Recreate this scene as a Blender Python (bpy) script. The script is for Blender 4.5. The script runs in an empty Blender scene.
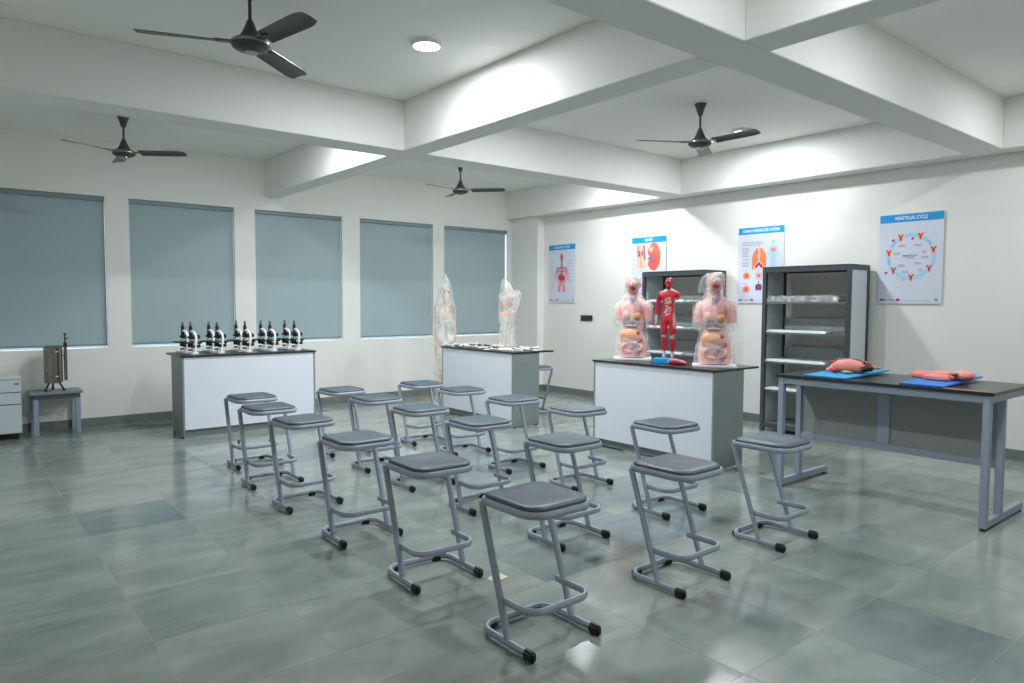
import bpy, bmesh, math, random
from mathutils import Vector, Matrix, noise as mnoise
R_ = math.radians
random.seed(7)
scene = bpy.context.scene
col = scene.collection

# ------------------------------------------------------------------ camera
def cam_axes(yaw, pitch, roll):
    f = Vector((math.sin(yaw)*math.cos(pitch), math.cos(yaw)*math.cos(pitch), math.sin(pitch)))
    r = Vector((math.cos(yaw), -math.sin(yaw), 0)); u = r.cross(f)
    c, s = math.cos(roll), math.sin(roll)
    return r*c+u*s, u*c-r*s, f
cd = bpy.data.cameras.new('camera'); cam = bpy.data.objects.new('camera', cd); col.objects.link(cam)
cd.sensor_fit = 'HORIZONTAL'; cd.sensor_width = 36.0; cd.lens = 703.55/1024*36.0
cd.clip_start = .05; cd.clip_end = 200
_r, _u, _f = cam_axes(0.6837, -0.0555, 0.0034)
cam.matrix_world = Matrix(((_r.x, _u.x, -_f.x, 0), (_r.y, _u.y, -_f.y, 0), (_r.z, _u.z, -_f.z, 1.5), (0, 0, 0, 1)))
scene.camera = cam
# ------------------------------------------------------------------ world: flat bright daylight outside the blinds
w = bpy.data.worlds.new('sky'); scene.world = w; w.use_nodes = True
w.node_tree.nodes['Background'].inputs[0].default_value = (0.80, 0.90, 1.0, 1)
w.node_tree.nodes['Background'].inputs[1].default_value = 3.5
LAMP_W = 42.0
scene.view_settings.view_transform = 'Standard'; scene.view_settings.look = 'None'
scene.view_settings.exposure = 0.22; scene.view_settings.gamma = 1.0
scene.view_settings.use_curve_mapping = False
scene.cycles.max_bounces = 12; scene.cycles.diffuse_bounces = 8; scene.cycles.transparent_max_bounces = 16

# ------------------------------------------------------------------ materials
def lin(c):
    c = c/255.0
    return c/12.92 if c <= .04045 else ((c+.055)/1.055)**2.4
def rgb(r, g, b): return (lin(r), lin(g), lin(b), 1)
MATS = {}
def mat(name, c, rough=.5, metal=0., var=0., scale=8., bump=0., bscale=60., spec=.5, emit=None, c2=None, coat=0., stretch=None):
    """procedural principled material; colour varies between c and c2 by noise"""
    if name in MATS: return MATS[name]
    m = bpy.data.materials.new(name); m.use_nodes = True; nt = m.node_tree; b = nt.nodes['Principled BSDF']
    b.inputs['Roughness'].default_value = rough; b.inputs['Metallic'].default_value = metal
    b.inputs['Specular IOR Level'].default_value = spec
    if coat: b.inputs['Coat Weight'].default_value = coat; b.inputs['Coat Roughness'].default_value = .1
    base = rgb(*c)
    tc = nt.nodes.new('ShaderNodeTexCoord'); out = tc.outputs['Object']
    if stretch:
        mp = nt.nodes.new('ShaderNodeMapping'); mp.inputs['Scale'].default_value = stretch
        nt.links.new(out, mp.inputs['Vector']); out = mp.outputs['Vector']
    if var or c2:
        n = nt.nodes.new('ShaderNodeTexNoise'); n.inputs['Scale'].default_value = scale; n.inputs['Detail'].default_value = 4
        nt.links.new(out, n.inputs['Vector'])
        rp = nt.nodes.new('ShaderNodeValToRGB')
        rp.color_ramp.elements[0].position = .3; rp.color_ramp.elements[1].position = .7
        rp.color_ramp.elements[0].color = tuple(min(1, x*(1-var)) for x in base[:3])+(1,)
        rp.color_ramp.elements[1].color = rgb(*c2) if c2 else tuple(min(1, x*(1+var)) for x in base[:3])+(1,)
        nt.links.new(n.outputs['Fac'], rp.inputs['Fac']); nt.links.new(rp.outputs['Color'], b.inputs['Base Color'])
    else:
        b.inputs['Base Color'].default_value = base
    if bump:
        n2 = nt.nodes.new('ShaderNodeTexNoise'); n2.inputs['Scale'].default_value = bscale; n2.inputs['Detail'].default_value = 3
        nt.links.new(out, n2.inputs['Vector'])
        bp = nt.nodes.new('ShaderNodeBump'); bp.inputs['Strength'].default_value = bump; bp.inputs['Distance'].default_value = .01
        nt.links.new(n2.outputs['Fac'], bp.inputs['Height']); nt.links.new(bp.outputs['Normal'], b.inputs['Normal'])
    if emit:
        b.inputs['Emission Color'].default_value = (*emit[0], 1); b.inputs['Emission Strength'].default_value = emit[1]
    MATS[name] = m
    return m
def slab_mat():
    m = bpy.data.materials.new('green_grey_stone'); m.use_nodes = True; nt = m.node_tree; L = nt.links.new; b = nt.nodes['Principled BSDF']
    oi = nt.nodes.new('ShaderNodeObjectInfo'); geo = nt.nodes.new('ShaderNodeNewGeometry')
    mul = nt.nodes.new('ShaderNodeMath'); mul.operation = 'MULTIPLY'; mul.inputs[1].default_value = 37.0; L(oi.outputs['Random'], mul.inputs[0])
    cmb = nt.nodes.new('ShaderNodeCombineXYZ'); L(mul.outputs[0], cmb.inputs[2])
    add = nt.nodes.new('ShaderNodeVectorMath'); add.operation = 'ADD'; L(geo.outputs['Position'], add.inputs[0]); L(cmb.outputs[0], add.inputs[1])
    mp = nt.nodes.new('ShaderNodeMapping'); mp.inputs['Scale'].default_value = (.8, 1.9, 1); mp.inputs['Rotation'].default_value = (0, 0, .25); L(add.outputs[0], mp.inputs['Vector'])
    n1 = nt.nodes.new('ShaderNodeTexNoise'); n1.inputs['Scale'].default_value = 2.4; n1.inputs['Detail'].default_value = 6; n1.inputs['Roughness'].default_value = .55; n1.inputs['Distortion'].default_value = .6
    L(mp.outputs[0], n1.inputs['Vector'])
    r1 = nt.nodes.new('ShaderNodeValToRGB'); e = r1.color_ramp.elements
    e[0].position = .28; e[0].color = rgb(118, 128, 126); e[1].position = .74; e[1].color = rgb(154, 161, 156)
    x = r1.color_ramp.elements.new(.5); x.color = rgb(137, 145, 141)
    L(n1.outputs['Fac'], r1.inputs['Fac'])
    r2 = nt.nodes.new('ShaderNodeValToRGB'); e = r2.color_ramp.elements
    e[0].position = 0; e[0].color = rgb(200, 213, 216); e[1].position = 1; e[1].color = rgb(250, 250, 244)
    x = r2.color_ramp.elements.new(.15); x.color = rgb(236, 242, 240)
    L(oi.outputs['Random'], r2.inputs['Fac'])
    mx = nt.nodes.new('ShaderNodeMix'); mx.data_type = 'RGBA'; mx.blend_type = 'MULTIPLY'; mx.inputs['Factor'].default_value = 1
    L(r1.outputs[0], mx.inputs['A']); L(r2.outputs[0], mx.inputs['B']); L(mx.outputs['Result'], b.inputs['Base Color'])
    n2 = nt.nodes.new('ShaderNodeTexNoise'); n2.inputs['Scale'].default_value = 5; n2.inputs['Detail'].default_value = 5; L(add.outputs[0], n2.inputs['Vector'])
    mr = nt.nodes.new('ShaderNodeMapRange'); mr.inputs['From Min'].default_value = .3; mr.inputs['From Max'].default_value = .7
    mr.inputs['To Min'].default_value = .09; mr.inputs['To Max'].default_value = .20; L(n2.outputs['Fac'], mr.inputs['Value']); L(mr.outputs[0], b.inputs['Roughness'])
    bp = nt.nodes.new('ShaderNodeBump'); bp.inputs['Strength'].default_value = .05; bp.inputs['Distance'].default_value = .01
    L(n2.outputs['Fac'], bp.inputs['Height']); L(bp.outputs['Normal'], b.inputs['Normal'])
    b.inputs['Specular IOR Level'].default_value = .5
    return m
def film_mat(name, opac, tint=(235, 238, 240), rough=.25, scale=18.):
    """thin clear plastic film with milky creases"""
    m = bpy.data.materials.new(name); m.use_nodes = True; nt = m.node_tree; L = nt.links.new; b = nt.nodes['Principled BSDF']
    b.inputs['Base Color'].default_value = rgb(*tint); b.inputs['Roughness'].default_value = rough
    tc = nt.nodes.new('ShaderNodeTexCoord')
    v = nt.nodes.new('ShaderNodeTexNoise'); v.inputs['Scale'].default_value = scale; v.inputs['Detail'].default_value = 5; v.inputs['Distortion'].default_value = 1.2
    L(tc.outputs['Object'], v.inputs['Vector'])
    mr = nt.nodes.new('ShaderNodeMapRange'); mr.inputs['From Min'].default_value = .4; mr.inputs['From Max'].default_value = .7
    mr.inputs['To Min'].default_value = opac*.45; mr.inputs['To Max'].default_value = min(1, opac*1.8); L(v.outputs['Fac'], mr.inputs['Value'])
    L(mr.outputs[0], b.inputs['Alpha'])
    bp = nt.nodes.new('ShaderNodeBump'); bp.inputs['Strength'].default_value = .35; bp.inputs['Distance'].default_value = .01
    L(v.outputs['Fac'], bp.inputs['Height']); L(bp.outputs['Normal'], b.inputs['Normal'])
    return m
def glass_mat():
    m = bpy.data.materials.new('window_glass'); m.use_nodes = True; b = m.node_tree.nodes['Principled BSDF']
    b.inputs['Base Color'].default_value = (.95, 1, .98, 1); b.inputs['Roughness'].default_value = .02
    b.inputs['Transmission Weight'].default_value = 1; b.inputs['Alpha'].default_value = .12; b.inputs['IOR'].default_value = 1.45
    return m

M_WALL = mat('wall_paint', (230, 229, 224), .75, var=.015, scale=1.2, bump=.04, bscale=25)
M_CEIL = mat('ceiling_paint', (238, 237, 233), .8, var=.02, scale=.8)
M_BEAM = mat('beam_paint', (230, 229, 225), .75, var=.012, scale=1.0)
M_SLAB = slab_mat()
M_GROUT = mat('beige_grout', (158, 160, 150), .6, var=.1, scale=6)
M_SKIRT = mat('stone_skirting', (112, 120, 116), .35, var=.12, scale=5)
M_FRAME = mat('stool_grey_paint', (160, 168, 182), .38, metal=.25)
M_SEAT = mat('stool_vinyl', (67, 82, 91), .40, var=.08, scale=14, bump=.05, bscale=220)
M_BLACK = mat('black_rubber', (22, 23, 25), .5)
M_LAM = mat('white_laminate', (214, 219, 228), .35)
M_GLAM = mat('grey_laminate', (130, 140, 140), .4, var=.03, scale=2)
M_TOP = mat('dark_worktop', (36, 39, 40), .28, var=.12, scale=40)
M_BLIND = mat('blind_fabric', (160, 178, 182), .9, var=.015, scale=3, bump=.03, bscale=400)
M_BRAIL = mat('blind_rail', (124, 140, 146), .5)
M_ALU = mat('white_aluminium', (222, 226, 228), .4)
M_FAN = mat('fan_bronze_grey', (74, 76, 74), .35, metal=.55)
M_FANRING = mat('fan_trim', (150, 152, 155), .25, metal=.9)
M_DGREY = mat('shelf_dark_grey', (72, 78, 82), .45, metal=.1)
M_LGREY = mat('shelf_light_grey', (204, 212, 216), .5)
M_DECK = mat('shelf_deck_grey', (104, 112, 114), .45)
M_TFRAME = mat('table_blue_grey', (150, 160, 176), .4, metal=.1)
M_TPANEL = mat('table_modesty_grey', (140, 144, 142), .5)
M_STEEL = mat('stainless_steel', (138, 134, 126), .22, metal=.95)
M_CHROME = mat('chrome', (200, 202, 205), .15, metal=1)
M_WHITE = mat('white_plastic', (226, 228, 228), .4)
M_CAB = mat('cabinet_pale_grey', (196, 206, 210), .45)
M_CABTOP = mat('cabinet_top', (208, 214, 210), .45)
M_DARK = mat('dark_plastic', (40, 44, 46), .4)
M_POSTER = mat('poster_board', (208, 214, 228), .4)
M_PBLUE = mat('print_blue', (20, 150, 215), .4)
M_PWHITE = mat('print_white', (235, 245, 252), .4)
M_PGREY = mat('print_grey', (130, 138, 150), .5)
M_PBLACK = mat('print_black', (40, 42, 50), .5)
M_PRED = mat('print_red', (196, 40, 60), .5)
M_PRED2 = mat('print_dark_red', (170, 50, 80), .5)
M_PPINK = mat('print_pink', (224, 170, 182), .5)
M_PORANGE = mat('print_orange', (236, 132, 84), .5)
M_PPEACH = mat('print_peach', (240, 190, 165), .5)
M_PLBLUE = mat('print_light_blue', (164, 208, 232), .5)
M_PDBLUE = mat('print_dark_blue', (74, 84, 140), .5)
M_PPURP = mat('print_purple', (110, 70, 110), .5)
M_KID = mat('print_kidney', (214, 84, 74), .5, c2=(232, 120, 100), scale=6)
M_SKIN = mat('model_flesh', (240, 190, 180), .4, c2=(232, 168, 160), scale=9)
M_FLESH = mat('model_peach', (236, 186, 150), .4, c2=(228, 166, 130), scale=14)
M_MUSC = mat('model_red_muscle', (158, 10, 28), .32, c2=(204, 52, 70), scale=26, stretch=(2.5, 2.5, .6))
M_TENDON = mat('model_tendon', (176, 150, 150), .45, c2=(200, 176, 172), scale=20)
M_ORANGE = mat('model_orange', (222, 158, 110), .4, c2=(214, 122, 78), scale=24)
M_DRED = mat('model_dark_red', (150, 30, 44), .35, c2=(190, 60, 70), scale=22)
M_BLUEV = mat('model_blue_vessel', (96, 98, 136), .4, c2=(206, 160, 172), scale=34)
M_SLATE = mat('model_slate_organ', (86, 88, 104), .4, c2=(150, 140, 150), scale=16)
M_BONE = mat('bone', (232, 206, 178), .5, c2=(212, 172, 146), scale=20)
M_BONE2 = mat('bone_white', (228, 226, 220), .5, var=.06, scale=25)
M_BONEK = mat('bone_dark_mark', (70, 68, 66), .6, var=.2, scale=20)
M_BBASE = mat('bright_blue_base', (30, 150, 214), .4)
M_BOARD = mat('blue_board', (36, 150, 206), .45)
M_BOARD2 = mat('deep_blue_board', (30, 118, 205), .45)
M_PINK = mat('pink_model', (240, 150, 140), .5, c2=(232, 132, 124), scale=12)
M_OLIVE = mat('olive_organ', (140, 150, 80), .5)
M_GREEN = mat('green_cap', (16, 112, 92), .4)
M_CEMENT = mat('cement_patch', (196, 190, 170), .8, var=.1, scale=30)
M_FILM = film_mat('clear_film', .27, tint=(244, 236, 236), rough=.35, scale=9.)
M_BAG = film_mat('clear_bag', .36, tint=(238, 238, 236), rough=.5, scale=5.)
M_PACK = film_mat('grey_wrap', .9, tint=(176, 182, 182), rough=.18, scale=14.)
M_PACKW = mat('white_packet', (196, 202, 203), .3, bump=.4, bscale=30)
M_GLASS = glass_mat()
M_LAMP = mat('lamp_diffuser', (255, 255, 255), .5, emit=((.93, .97, 1.0), 9.0))
M_MUSW = M_TENDON

# ------------------------------------------------------------------ mesh builder
class MB:
    def __init__(s): s.v = []; s.f = []
    def add(s, vs, fs, M=None):
        o = len(s.v)
        s.v += [tuple((M @ Vector(p)) if M else p) for p in vs]; s.f += [tuple(i+o for i in f) for f in fs]; return s
    def box(s, x0, x1, y0, y1, z0, z1, M=None):
        vs = [(x, y, z) for x in (x0, x1) for y in (y0, y1) for z in (z0, z1)]
        return s.add(vs, [(0, 1, 3, 2), (4, 6, 7, 5), (0, 4, 5, 1), (2, 3, 7, 6), (0, 2, 6, 4), (1, 5, 7, 3)], M)
    def loft(s, rings, cap=True, closed=False, M=None):
        n = len(rings[0]); vs = [p for r in rings for p in r]; fs = []
        k = len(rings)
        for i in range(k if closed else k-1):
            j = (i+1) % k
            for a in range(n):
                b = (a+1) % n
                fs.append((i*n+a, i*n+b, j*n+b, j*n+a))
        if cap and not closed:
            fs.append(tuple(range(n))[::-1]); fs.append(tuple((k-1)*n+a for a in range(n)))
        return s.add(vs, fs, M)
    def lathe(s, prof, n=20, c=(0, 0, 0), M=None, cap=True):
        return s.loft([[(c[0]+r*math.cos(2*math.pi*a/n), c[1]+r*math.sin(2*math.pi*a/n), c[2]+z) for a in range(n)] for r, z in prof], cap, False, M)
    def cyl(s, p, q, r, n=12, r2=None): return s.tube([p, q], r, n, r2=r2)
    def tube(s, path, r, n=8, closed=False, r2=None, h=None, up=None, radii=None):
        """tube along a path; r half width, h half height (rounded section)"""
        P = [Vector(p) for p in path]; k = len(P); rings = []; prev = None
        for i in range(k):
            if closed: t = (P[(i+1) % k]-P[i-1]).normalized()
            else: t = (P[min(i+1, k-1)]-P[max(i-1, 0)]).normalized()
            if up is not None: a = Vector(up).cross(t)
            elif prev is None: a = (Vector((0, 0, 1)) if abs(t.z) < .9 else Vector((1, 0, 0))).cross(t)
            else: a = prev - t*prev.dot(t)
            a.normalize(); b = t.cross(a); prev = a
            rr = r if r2 is None else r+(r2-r)*i/(k-1)
            if radii: rr = radii[i]
            hh = h if h is not None else rr
            ring = []
            for q in range(n):
                th = 2*math.pi*(q+.5)/n; cx, sy = math.cos(th), math.sin(th)
                if h is not None:   # squarer section
                    m_ = max(abs(cx), abs(sy))**.6; cx /= m_; sy /= m_
                ring.append(tuple(P[i]+a*(rr*cx)+b*(hh*sy)))
            rings.append(ring)
        return s.loft(rings, not closed, closed)
    def ell(s, c, r, n=16, m=10, M=None):
        rings = []
        for i in range(m+1):
            th = math.pi*(.02+.96*i/m); z = -math.cos(th); q = math.sin(th)
            rings.append([(c[0]+r[0]*q*math.cos(2*math.pi*a/n), c[1]+r[1]*q*math.sin(2*math.pi*a/n), c[2]+r[2]*z) for a in range(n)])
        return s.loft(rings, True, False, M)
    def prism(s, poly, z0, z1, M=None):
        n = len(poly); vs = [(x, y, z0) for x, y in poly]+[(x, y, z1) for x, y in poly]
        fs = [tuple(range(n))[::-1], tuple(range(n, 2*n))]+[(i, (i+1) % n, n+(i+1) % n, n+i) for i in range(n)]
        return s.add(vs, fs, M)
    def poly(s, pts, z=0., M=None):
        return s.add([(x, y, z) for x, y in pts], [tuple(range(len(pts)))], M)
    def jitter(s, amp, sc=8., seed=0):
        out = []
        for p in s.v:
            v = mnoise.noise_vector(Vector(p)*sc+Vector((seed*3.1, seed*1.7, seed)))
            out.append((p[0]+v.x*amp, p[1]+v.y*amp, p[2]+v.z*amp))
        s.v = out; return s
    def mesh(s, name, m, bevel=0., smooth=None, seg=2):
        me = bpy.data.meshes.new(name); me.from_pydata(s.v, [], s.f)
        bm = bmesh.new(); bm.from_mesh(me); bmesh.ops.recalc_face_normals(bm, faces=bm.faces)
        if bevel: bmesh.ops.bevel(bm, geom=bm.edges[:], offset=bevel, segments=seg, affect='EDGES', clamp_overlap=True)
        bm.to_mesh(me); bm.free()
        if smooth: me.shade_smooth(); me.set_sharp_from_angle(angle=R_(smooth))
        me.materials.append(m); return me
    def build(s, name, m, parent=None, bevel=0., smooth=None, seg=2):
        return link(name, s.mesh(name, m, bevel, smooth, seg), parent)
def link(name, me, parent=None):
    o = bpy.data.objects.new(name, me); col.objects.link(o)
    if parent: o.parent = parent
    return o
def tag(o, label=None, cat=None, group=None, kind=None):
    if label: o['label'] = label
    if cat: o['category'] = cat
    if group: o['group'] = group
    if kind: o['kind'] = kind
    return o
def thing(name, label, cat, loc=(0, 0, 0), rz=0., group=None):
    o = bpy.data.objects.new(name, None); col.objects.link(o); o.location = loc; o.rotation_euler = (0, 0, rz); o.empty_display_size = .1
    return tag(o, label, cat, group)
def kids(o, _idx={}): return [c for c in ALLKIDS.get(o.name, [])]
ALLKIDS = {}
def copy_tree(o, parent=None):
    c = o.copy(); col.objects.link(c)
    if parent: c.parent = parent
    for ch in [x for x in bpy.data.objects if x.parent == o]: copy_tree(ch, c)
    return c
def struct(name, mb, m, label, bevel=0., cat=None):
    o = mb.build(name, m, None, bevel); return tag(o, label, cat or name.split('_')[0], None, 'structure')
def rrect(x0, x1, y0, y1, r, n=5):
    """rounded rectangle, r = radii (x0y0, x1y0, x1y1, x0y1)"""
    if not isinstance(r, tuple): r = (r,)*4
    out = []
    for (cx, cy, a0), q in zip(((x0+r[0], y0+r[0], 180), (x1-r[1], y0+r[1], 270), (x1-r[2], y1-r[2], 0), (x0+r[3], y1-r[3], 90)), r):
        for i in range(n+1):
            a = R_(a0+90*i/n); out.append((cx+q*math.cos(a), cy+q*math.sin(a)))
    return out
def arc(c, r, a0, a1, n): return [(c[0]+r*math.cos(R_(a0+(a1-a0)*i/n)), c[1]+r*math.sin(R_(a0+(a1-a0)*i/n))) for i in range(n+1)]

# ------------------------------------------------------------------ room
XL, XR, YB, YW = -.75, 8.0, -1.4, 9.67
ZC, ZB = 3.41, 2.945
XW = 7.74                      # face of the beam along the right wall
BX = (3.50, 3.755); BA = (5.94, 6.28); BC = (2.27, 2.59)
WIN = [(.30, 1.583), (1.838, 3.095), (3.368, 4.643), (4.93, 6.228), (6.443, 7.775)]
WZ0, WZ1 = .935, 2.75
fl = MB().box(XL-.2, XR+.2, YB-.2, YW+.3, -.15, -.0008)
floor = struct('floor', fl, M_GROUT, 'polished green grey stone slab floor with pale joints')
PT = .597; GX, GY = .69, 3.34
xs = [XL]+[GX+PT*k for k in range(-3, 14) if XL+.05 < GX+PT*k < XR-.05]+[XR]
ys = [YB]+[GY+PT*k for k in range(-9, 13) if YB+.05 < GY+PT*k < YW-.05]+[YW]
cache = {}
for i in range(len(xs)-1):
    for j in range(len(ys)-1):
        g = .0016; sx, sy = xs[i+1]-xs[i], ys[j+1]-ys[j]; key = (round(sx, 3), round(sy, 3))
        if key not in cache:
            cache[key] = MB().box(-sx/2+g, sx/2-g, -sy/2+g, sy/2-g, -.02, 0).mesh('slab', M_SLAB)
        o = link('slab', cache[key], floor); o.location = ((xs[i]+xs[i+1])/2, (ys[j]+ys[j+1])/2, 0)
struct('ceiling', MB().box(XL-.2, XR+.2, YB-.2, YW+.3, ZC, ZC+.15), M_CEIL, 'plain white painted ceiling divided into bays by deep beams')
wb = MB()
T = .25
wb.box(XL-.2, XR+.2, YW, YW+T, 0, WZ0); wb.box(XL-.2, XR+.2, YW, YW+T, WZ1, ZC)
ed = [XL-.2]+[e for a in WIN for e in a]+[XR+.2]
for k in range(0, len(ed), 2): wb.box(ed[k], ed[k+1], YW, YW+T, WZ0, WZ1)
struct('wall_back', wb, M_WALL, 'off-white wall with a row of five windows under roller blinds')
struct('wall_right', MB().box(XR, XR+.2, YB-.2, YW, 0, ZC), M_WALL, 'off-white wall hung with four anatomy posters behind the shelving')
struct('wall_left', MB().box(XL-.2, XL, YB-.2, YW, 0, ZC), M_WALL, 'plain off-white side wall on the left of the room')
struct('wall_front', MB().box(XL, XR, YB-.2, YB, 0, ZC), M_WALL, 'plain off-white wall behind the camera')
n_tr = [0]
def trim(mb, label, bevel=.004):
    n_tr[0] += 1; return struct('trim_%d' % n_tr[0], mb, M_BEAM, label, bevel, 'beam')
e_ = .001
trim(MB().box(XL, XR-e_, BA[0], BA[1], ZB, ZC), 'white ceiling beam across the room nearer the windows')
trim(MB().box(XL, XR-e_, BC[0], BC[1], ZB, ZC), 'white ceiling beam across the room nearest the camera')
spans = ((YB, BC[0]), (BC[1], BA[0]), (BA[1], YW))
for (a, b), w_ in zip(spans, ('near', 'middle', 'far')):
    trim(MB().box(BX[0], BX[1], a, b, ZB, ZC), 'white lengthwise ceiling beam in the middle of the room, %s stretch' % w_)
    trim(MB().box(XW, XR-e_, a, b, ZB, ZC), 'white beam along the top of the poster wall, %s stretch' % w_)
    trim(MB().box(XL+e_, XL+.26, a, b, ZB, ZC), 'white beam along the top of the left wall, %s stretch' % w_)
n_tr[0] += 1
struct('trim_%d' % n_tr[0], MB().box(7.85, XR-e_, 8.96, YW-e_, 0, ZB), M_WALL, 'shallow white corner column between blinds and posters', .004, 'column')
struct('baseboard_back', MB().box(XL, 7.85, YW-.014, YW, 0, .102), M_SKIRT, 'grey stone skirting under the windows', .002)
struct('baseboard_right', MB().box(XR-.014, XR, YB, 8.95, 0, .102).box(7.838, 7.852, 8.945, YW-.014, 0, .102).box(7.85, XR-.013, 8.946, 8.96, 0, .102), M_SKIRT, 'grey stone skirting along the poster wall', .002)
struct('baseboard_left', MB().box(XL, XL+.014, YB, YW-.014, 0, .102), M_SKIRT, 'grey stone skirting along the left wall', .002)
ordn = ['first', 'second', 'third', 'fourth', 'fifth', 'sixth']
for k, (a, b) in enumerate(WIN):
    yw = YW+.17
    fr = MB()
    for (x0, x1, z0, z1) in ((a, a+.045, WZ0, WZ1), (b-.045, b, WZ0, WZ1), (a+.045, b-.045, WZ0, WZ0+.045), (a+.045, b-.045, WZ1-.045, WZ1)):
        fr.box(x0, x1, yw, yw+.05, z0, z1)
    fr.box((a+b)/2-.025, (a+b)/2+.025, yw+.002, yw+.048, WZ0+.045, WZ1-.045)
    wo = struct('window_%d' % (k+1), fr, M_ALU, 'white framed window behind the %s blind from the left' % ordn[k], .002)
    for x0, x1 in ((a+.045, (a+b)/2-.025), ((a+b)/2+.025, b-.045)):
        MB().box(x0, x1, yw+.02, yw+.026, WZ0+.045, WZ1-.045).build('pane', M_GLASS, wo)
    # roller blind hung inside the opening
    sides = ['leftmost blind, cut by the picture edge', 'second blind from the left, behind the microscopes', 'middle blind of the five',
             'fourth blind from the left', 'rightmost blind next to the corner column']
    t = thing('roller_blind', 'closed grey-blue roller blind, '+sides[k], 'blind', ((a+b)/2, YW+.05, WZ0), 0, 'window roller blinds')
    hw = (b-a)/2; zt, zb_ = WZ1-WZ0-.001, .026
    gl, gr = (.003, .003) if k not in (2, 4) else ((.014, .003) if k == 2 else (.003, .022))
    MB().box(-hw+.001, hw-.001, -.03, .03, zt-.055, zt).build('roller_cassette', M_BRAIL, t, .008)
    MB().box(-hw+gl, hw-gr, -.002, .002, zb_+.02, zt-.05).build('fabric', M_BLIND, t)
    MB().box(-hw+gl, hw-gr, -.008, .008, zb_, zb_+.024).build('bottom_bar', M_BRAIL, t, .004)
    ch = MB().tube([(-hw+.006, -.034, zt-.03), (-hw+.006, -.034, .55)], .0018, 6); ch.tube([(-hw+.006, -.028, zt-.03), (-hw+.006, -.028, .55)], .0018, 6)
    ch.build('pull_chain', M_WHITE, t)

# ------------------------------------------------------------------ downlights
lamp_mesh = {}
def downlight(x, y, label, power=1.0):
    t = thing('ceiling_light', label, 'ceiling light', (x, y, ZC), 0, 'round ceiling downlights')
    if not lamp_mesh:
        lamp_mesh['r'] = MB().lathe([(.110, 0), (.112, -.016), (.108, -.026), (.098, -.0265), (.098, -.020)], 32).mesh('housing', M_WHITE, 0, 40)
        lamp_mesh['d'] = MB().lathe([(.0975, -.019), (.0975, -.025), (.0, -.0255)], 32, cap=False).mesh('diffuser', M_LAMP, 0, 40)
    link('housing', lamp_mesh['r'], t); link('diffuser', lamp_mesh['d'], t)
    ld = bpy.data.lights.new('lamp_light', 'AREA'); ld.shape = 'DISK'; ld.size = .19; ld.energy = LAMP_W*power; ld.color = (.905, .955, 1.0)
    lo = bpy.data.objects.new('lamp_light', ld); col.objects.link(lo); lo.parent = t; lo.location = (0, 0, -.028)
LX = (2.86, 4.53, 6.96)
where = {2.86: 'left of the middle beam', 4.53: 'right of the middle beam', 6.96: 'near the poster wall'}
for y, bay in ((4.52, 'middle bay'), (6.85, 'window bay'), (1.2, 'near bay')):
    for x in LX: downlight(x, y, 'round white ceiling downlight %s, %s' % (where[x], bay), .55 if y < 2 else 1.0)

# ------------------------------------------------------------------ ceiling fans
def make_fan():
    t = thing('ceiling_fan', '', 'fan', (0, 0, ZC), 0, 'ceiling fans')
    MB().lathe([(.018, -.112), (.024, -.10), (.040, -.045), (.058, -.004), (.058, 0), (.03, 0)], 20).build('ceiling_canopy', M_FAN, t, 0, 50)
    MB().cyl((0, 0, -.10), (0, 0, -.26), .0105, 12).build('down_rod', M_FAN, t, 0, 50)
    MB().lathe([(.014, -0.230), (.02, -0.240), (.042, -0.295), (.064, -0.336), (.064, -0.340)], 20).build('rod_cover', M_FAN, t, 0, 50)
    mo = MB().lathe([(.05, -0.336), (.082, -0.342), (.108, -0.358), (.112, -0.374), (.104, -0.394), (.078, -0.410), (.05, -0.414)], 28).build('motor_housing', M_FAN, t, 0, 50)
    MB().lathe([(.1125, -0.362), (.1145, -0.366), (.1145, -0.374), (.1125, -0.378)], 28, cap=False).build('trim_ring', M_FANRING, mo, 0, 50)
    MB().lathe([(.045, -0.412), (.045, -0.422), (.02, -0.428), (0.002, -0.428)], 20).build('bottom_cap', M_FANRING, t, 0, 50)
    # blade, along +X
    prof = []
    b = MB(); rows = []
    for i in range(11):
        u = i/10; x = .155+u*.465; wd = .054+.014*u
        if i == 10: wd *= .72
        if i == 9: wd *= .93
        pit = -R_(15-4*u); zc = -.365
        up_, dn = [], []
        for q in range(5):
            s_ = -1+q*.5; y = s_*wd; dz = y*math.tan(pit)-.006*(s_*s_)
            up_.append((x, y, zc+dz+.0022)); dn.append((x, y, zc+dz-.0022))
        rows.append(up_+dn[::-1])
    b.loft(rows); bme = b.mesh('blade', M_FAN, 0, 40)
    ame = MB().box(.085, .20, -.026, .026, -.371, -.365).mesh('blade_arm', M_FAN, .002)
    for k in range(3):
        o = link('blade', bme, t); o.rotation_euler = (0, 0, R_(120*k)); a_ = link('blade_arm', ame, o)
    return t
FANS = [((1.50, 4.33), 160, 'grey three-blade ceiling fan nearest the camera, beside the round downlight'),
        ((1.55, 8.30), 205, 'grey three-blade ceiling fan at far left, in the window bay above the leftmost blinds'),
        ((5.64, 8.06), 192, 'small grey three-blade ceiling fan over the counter with scattered bones'),
        ((5.74, 4.19), 150, 'grey three-blade ceiling fan in front of the poster wall, a lit downlight at its blade')]
fan0 = make_fan()
for k, (p, a, lb) in enumerate(FANS):
    f_ = fan0 if k == 0 else copy_tree(fan0)
    f_.location = (p[0], p[1], ZC); f_.rotation_euler = (0, 0, R_(a)); f_['label'] = lb

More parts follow.
